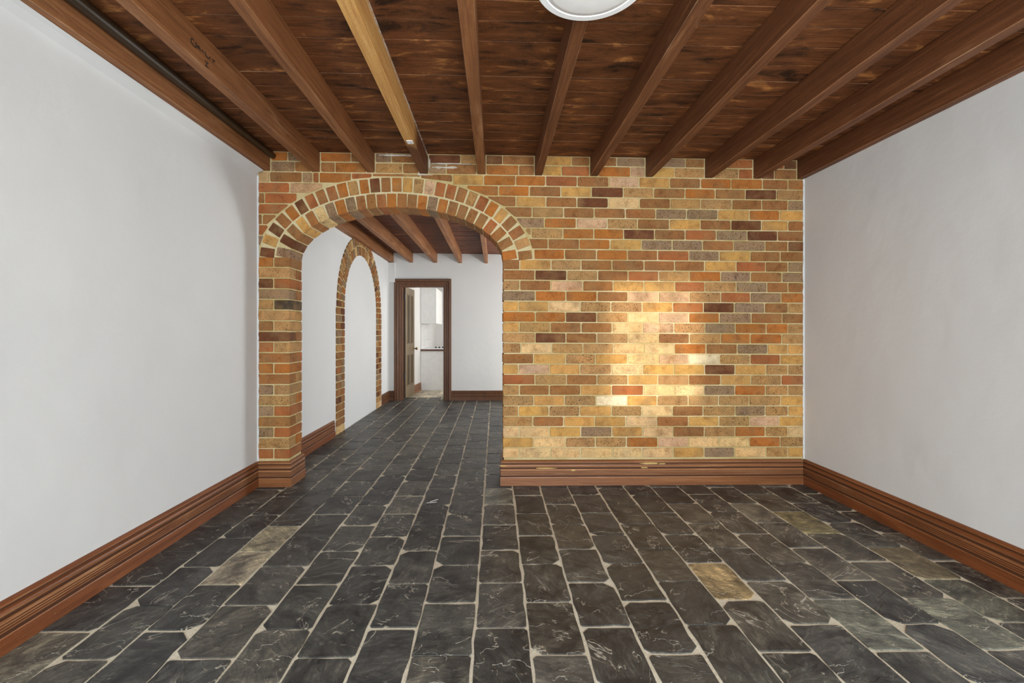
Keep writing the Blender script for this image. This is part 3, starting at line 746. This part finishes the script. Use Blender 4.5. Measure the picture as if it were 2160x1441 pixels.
for r0, cnt, seq in ((NR, 30, 'BTOTBRTTYBTCTBTOYTCBTRBTBDBRBB'), (NR+.134, 34, 'DBTBRTCBTYTCTBTCTOCTYRTCTRBTBGBRBB')):
    for i in range(cnt):
        t = pi*(i+.5)/cnt; c_, s_ = cos(pi-t), sin(pi-t); w = 0.036
        P = [(NY+c_*(r0+b)-s_*a*w, NZ+s_*(r0+b)+c_*a*w) for a, b in ((-1, 0), (1, 0), (1, .122), (-1, .122))]
        if max(p[1] for p in P) > 2.585: P = [(p[0], min(p[1], 2.578)) for p in P]
        nbrick(P, seq[i % len(seq)])
for s in (-1, 1):
    for k in range(17):
        z0 = k*NZ/17+.005; z1 = (k+1)*NZ/17-.005; a, b = NR, NR+.275
        cuts = ((a, a+.13), (a+.14, b)) if k % 2 == 0 else ((a, a+.085), (a+.095, b))
        if k < 2: cuts = ((a, b),)
        for u, v_ in cuts:
            nbrick([(NY+s*u, z0), (NY+s*v_, z0), (NY+s*v_, z1), (NY+s*u, z1)][::s], 'C' if k == 0 else R.choice('BTBRTGDBO'))
# plaster boxing in the far corner
G().box(XL, XL+.115, D2-.05, D2, 2.09, 2.435).obj('trim_3', M['plaster'], **ST)

# ------------------------------------------------------------------ far door: architrave, leaf
OX0, OX1, OZ = -1.665, -0.904, 2.027
door = empty('door_1', (-1.645, 8.19, 0), **ST)
AP = [(0, 0), (0, .012), (.012, .018), (.030, .018), (.034, .014), (.040, .022), (.058, .022), (.064, .028), (.070, .028), (.074, .022), (.080, .034), (.112, .034), (.116, .028), (.123, .026), (.123, 0)]
v, f = sweep([(OX0, 0.0), (OX0, OZ), (OX1, OZ), (OX1, 0.0)], AP, lambda a, b, h: (a, D2-h, b), 1)
link('architrave', v, f, M['architrave'], door)
jg = G().box(OX0-.003, OX0+.018, D2, D2+.11, 0, OZ).box(OX1-.018, OX1+.003, D2, D2+.11, 0, OZ).box(OX0+.018, OX1-.018, D2, D2+.11, OZ-.018, OZ+.003)
jg.obj('door_jamb', M['architrave'], door)
# leaf frame: origin at hinge, u along the leaf, d towards its back
hx, hy = -1.612, 8.195; ang = math.atan2(0.655, 0.043)
ux, uy = cos(ang), sin(ang); bx_, by_ = -uy, ux   # back side (towards the kitchen wall)
def leaf(u, z, d): return (hx+ux*u+bx_*d, hy+uy*u+by_*d, z)
LW, LZ0, LZ1, LT = 0.655, 0.022, 2.022, 0.036
def lbox(u0, u1, z0, z1, d0=0.0, d1=LT):
    v = [leaf(u, z, d) for d in (d0, d1) for u, z in ((u0, z0), (u1, z0), (u1, z1), (u0, z1))]
    return G().add(v, [(0, 1, 2, 3), (7, 6, 5, 4), (0, 4, 5, 1), (1, 5, 6, 2), (2, 6, 7, 3), (3, 7, 4, 0)])
sw = 0.105
for u0, u1 in ((0, sw), (LW-sw, LW)): lbox(u0, u1, LZ0, LZ1).obj('stile', M['door'], door)
lbox(-.003, -.0005, LZ0, LZ1, 0.0, LT).obj('edge_shade', M['door_shaded'], door)  # added strip: shade of the hinge edge put into the colour
for z0, z1 in ((LZ0, LZ0+.20), (0.80, 0.99), (LZ1-.115, LZ1)): lbox(sw, LW-sw, z0, z1).obj('rail', M['door'], door)
um = LW/2
for z0, z1 in ((LZ0+.20, .80), (.99, LZ1-.115)): lbox(um-.05, um+.05, z0, z1).obj('muntin', M['door'], door)
for u0, u1 in ((sw, um-.05), (um+.05, LW-sw)):
    for z0, z1 in ((LZ0+.20, .80), (.99, LZ1-.115)):
        p = lbox(u0, u1, z0, z1, .016, .024).obj('panel', M['door_shaded'], door)  # panels in the shaded tone
        v, f = sweep([(u0, z0), (u0, z1), (u1, z1), (u1, z0), (u0, z0)], [(0, .016), (0, -.006), (-.012, -.008), (-.022, .004), (-.026, .016)], lambda a, b, h: leaf(a, b, h), 1)
        link('panel_moulding', v, f, M['door'], door)  # lit tan gives the mouldings a painted highlight
kx, ky, kz = leaf(LW-.052, 0.893, 0)
g = G()
prof = [(.026, 0), (.026, .006), (.010, .010), (.009, .030), (.020, .040), (.027, .052), (.026, .064), (.016, .073), (.001, .076)]
vs = []; n = 20
for r, h in prof:
    for i in range(n):
        a = 2*pi*i/n; vs.append((kx-bx_*h+ux*r*cos(a), ky-by_*h+uy*r*cos(a), kz+r*sin(a)))
fs = [(k*n+i, k*n+(i+1) % n, (k+1)*n+(i+1) % n, (k+1)*n+i) for k in range(len(prof)-1) for i in range(n)]
g.add(vs, fs); g.obj('knob', M['brass'], door, smooth=True)
for z in (0.36, 1.79):
    q = G().lathe([(.009, 0), (.009, .10)], (hx-.014, hy-.010, z), 'z', 10)
    q.box(hx-.040, hx-.012, hy-.006, hy-.001, z, z+.10); q.obj('hinge', M['black'], door)

# ------------------------------------------------------------------ kitchen beyond the door
KF = [(0.30, 0.27, 0.22), (0.36, 0.33, 0.28), (0.26, 0.24, 0.20)]
kfloor = G().box(-2.2, 1.0, 8.46, 12.1, -0.15, -0.0045).obj('floor_kitchen', M['grout'], **ST)
xk = [-1.75, -1.43, -1.11, -.79, -.47]
for i, (a, b) in enumerate(zip(xk, xk[1:])):
    yy = 8.465+(0.16 if i % 2 else 0)-.3
    while yy < 9.9:
        y0 = max(yy, 8.463)
        P = tile_poly(a, b, y0, yy+.46, .004)
        if P:
            v, f = prism(P, .012, .0015, lambda u, w, d: (u, w, -d)); t = link('tile', v, f, M['slate'], kfloor, loc=((a+b)/2, yy+.2, 0)); c = R.choice(KF); t.color = (*c, 1)
        yy += .46
def kx_at(y): return -1.644+0.091*(y-8.5)
KB = 9.466
g = G().add([(kx_at(8.191), 8.191, -.1), (kx_at(KB), KB, -.1), (-2.1, KB, -.1), (-2.1, 8.191, -.1), (kx_at(8.191), 8.191, 2.6), (kx_at(KB), KB, 2.6), (-2.1, KB, 2.6), (-2.1, 8.191, 2.6)],
            [(0, 1, 5, 4), (1, 2, 6, 5), (2, 3, 7, 6), (3, 0, 4, 7), (0, 3, 2, 1), (4, 5, 6, 7)])
g.obj('wall_kitchen_left', M['plaster'], **ST)
G().box(-2.1, -1.556, KB, 12.0, -.1, 2.6).obj('wall_kitchen_side', M['plaster'], **ST)
G().box(-2.1, 1.1, 12.0, 12.1, -.1, 2.6).obj('wall_kitchen_back', M['plaster'], **ST)
G().box(1.0, 1.1, 8.191, 12.0, -.1, 2.6).obj('wall_kitchen_right', M['plaster'], **ST)
G().box(-2.1, 1.1, 8.191, 12.1, 2.45, 2.6).obj('ceiling_kitchen', M['white'], **ST)
base('baseboard_kitchen', [(kx_at(8.9), 8.9), (kx_at(9.465), 9.465)], -1, M['skirting'], .83)
XK = -1.551
bc = empty('base_cabinet', (-1.25, 9.48, 0), label='white kitchen base cabinet under the dark worktop, seen through the door', category='cabinet')
G().box(XK, -0.95, 9.478, 11.4, 0.0, .812).obj('body', M['cabinet'], bc)
for y in (9.49, 10.13, 10.77):
    d_ = G().box(-.948, -.93, y, y+.62, .1, .79).obj('door', M['cabinet'], bc); G().box(-.928, -.915, y+.05, y+.06, .6, .72).obj('handle', M['steel'], d_)
wt = G().box(XK, -0.93, 9.474, 11.4, .8135, .852).obj('worktop', M['cabinet'], label='white kitchen worktop with a dark wooden edge, on the base cabinet', category='worktop')
G().box(XK, -0.93, 9.460, 9.473, .8135, .852).obj('edge_strip', M['architrave'], wt, label='dark wooden edge strip')
wc = empty('wall_cabinet', (-1.4, 9.48, 1.387), label='white kitchen wall cabinet hung above the worktop, seen through the door', category='cabinet')
G().box(XK, -1.25, 9.478, 10.56, 1.387, 2.125).obj('body', M['cabinet'], wc)
for y in (9.482, 10.024):
    d_ = G().box(-1.249, -1.231, y, y+.53, 1.387, 2.125).obj('door', M['cabinet'], wc)
    hh = G().box(-1.229, -1.212, y+.44, y+.452, 1.43, 1.442).box(-1.229, -1.212, y+.44, y+.452, 1.548, 1.56).box(-1.216, -1.206, y+.44, y+.452, 1.43, 1.56); hh.obj('handle', M['steel'], d_)
for i in range(6):
    for j in range(3):
        y0 = 9.49+i*.24; z0 = .856+j*.176; x = x2 = -1.552
        if i == 0 and j == 0: sp = empty('trim_4', (x, y0, .856), **ST)
        G().add([(x, y0, z0), (x2, y0+.235, z0), (x2, y0+.235, z0+.172), (x, y0, z0+.172), (x+.008, y0, z0), (x2+.008, y0+.235, z0), (x2+.008, y0+.235, z0+.172), (x+.008, y0, z0+.172)],
                [(0, 1, 2, 3), (4, 5, 6, 7), (0, 1, 5, 4), (1, 2, 6, 5), (2, 3, 7, 6), (3, 0, 4, 7)]).obj('tile', M['splash'], sp)
ck = empty('cooktop', (-1.15, 10.1, .8535), label='small cooktop with black pan supports on the kitchen worktop', category='cooktop')
G().box(-1.40, -.98, 9.85, 10.35, .8535, .862).obj('plate', M['steel'], ck)
for i, x in enumerate((-1.29, -1.215, -1.14)):
    G().box(x-.018, x+.018, 9.87, 9.91, .8625, .892).obj('pan_support', M['black'], ck)
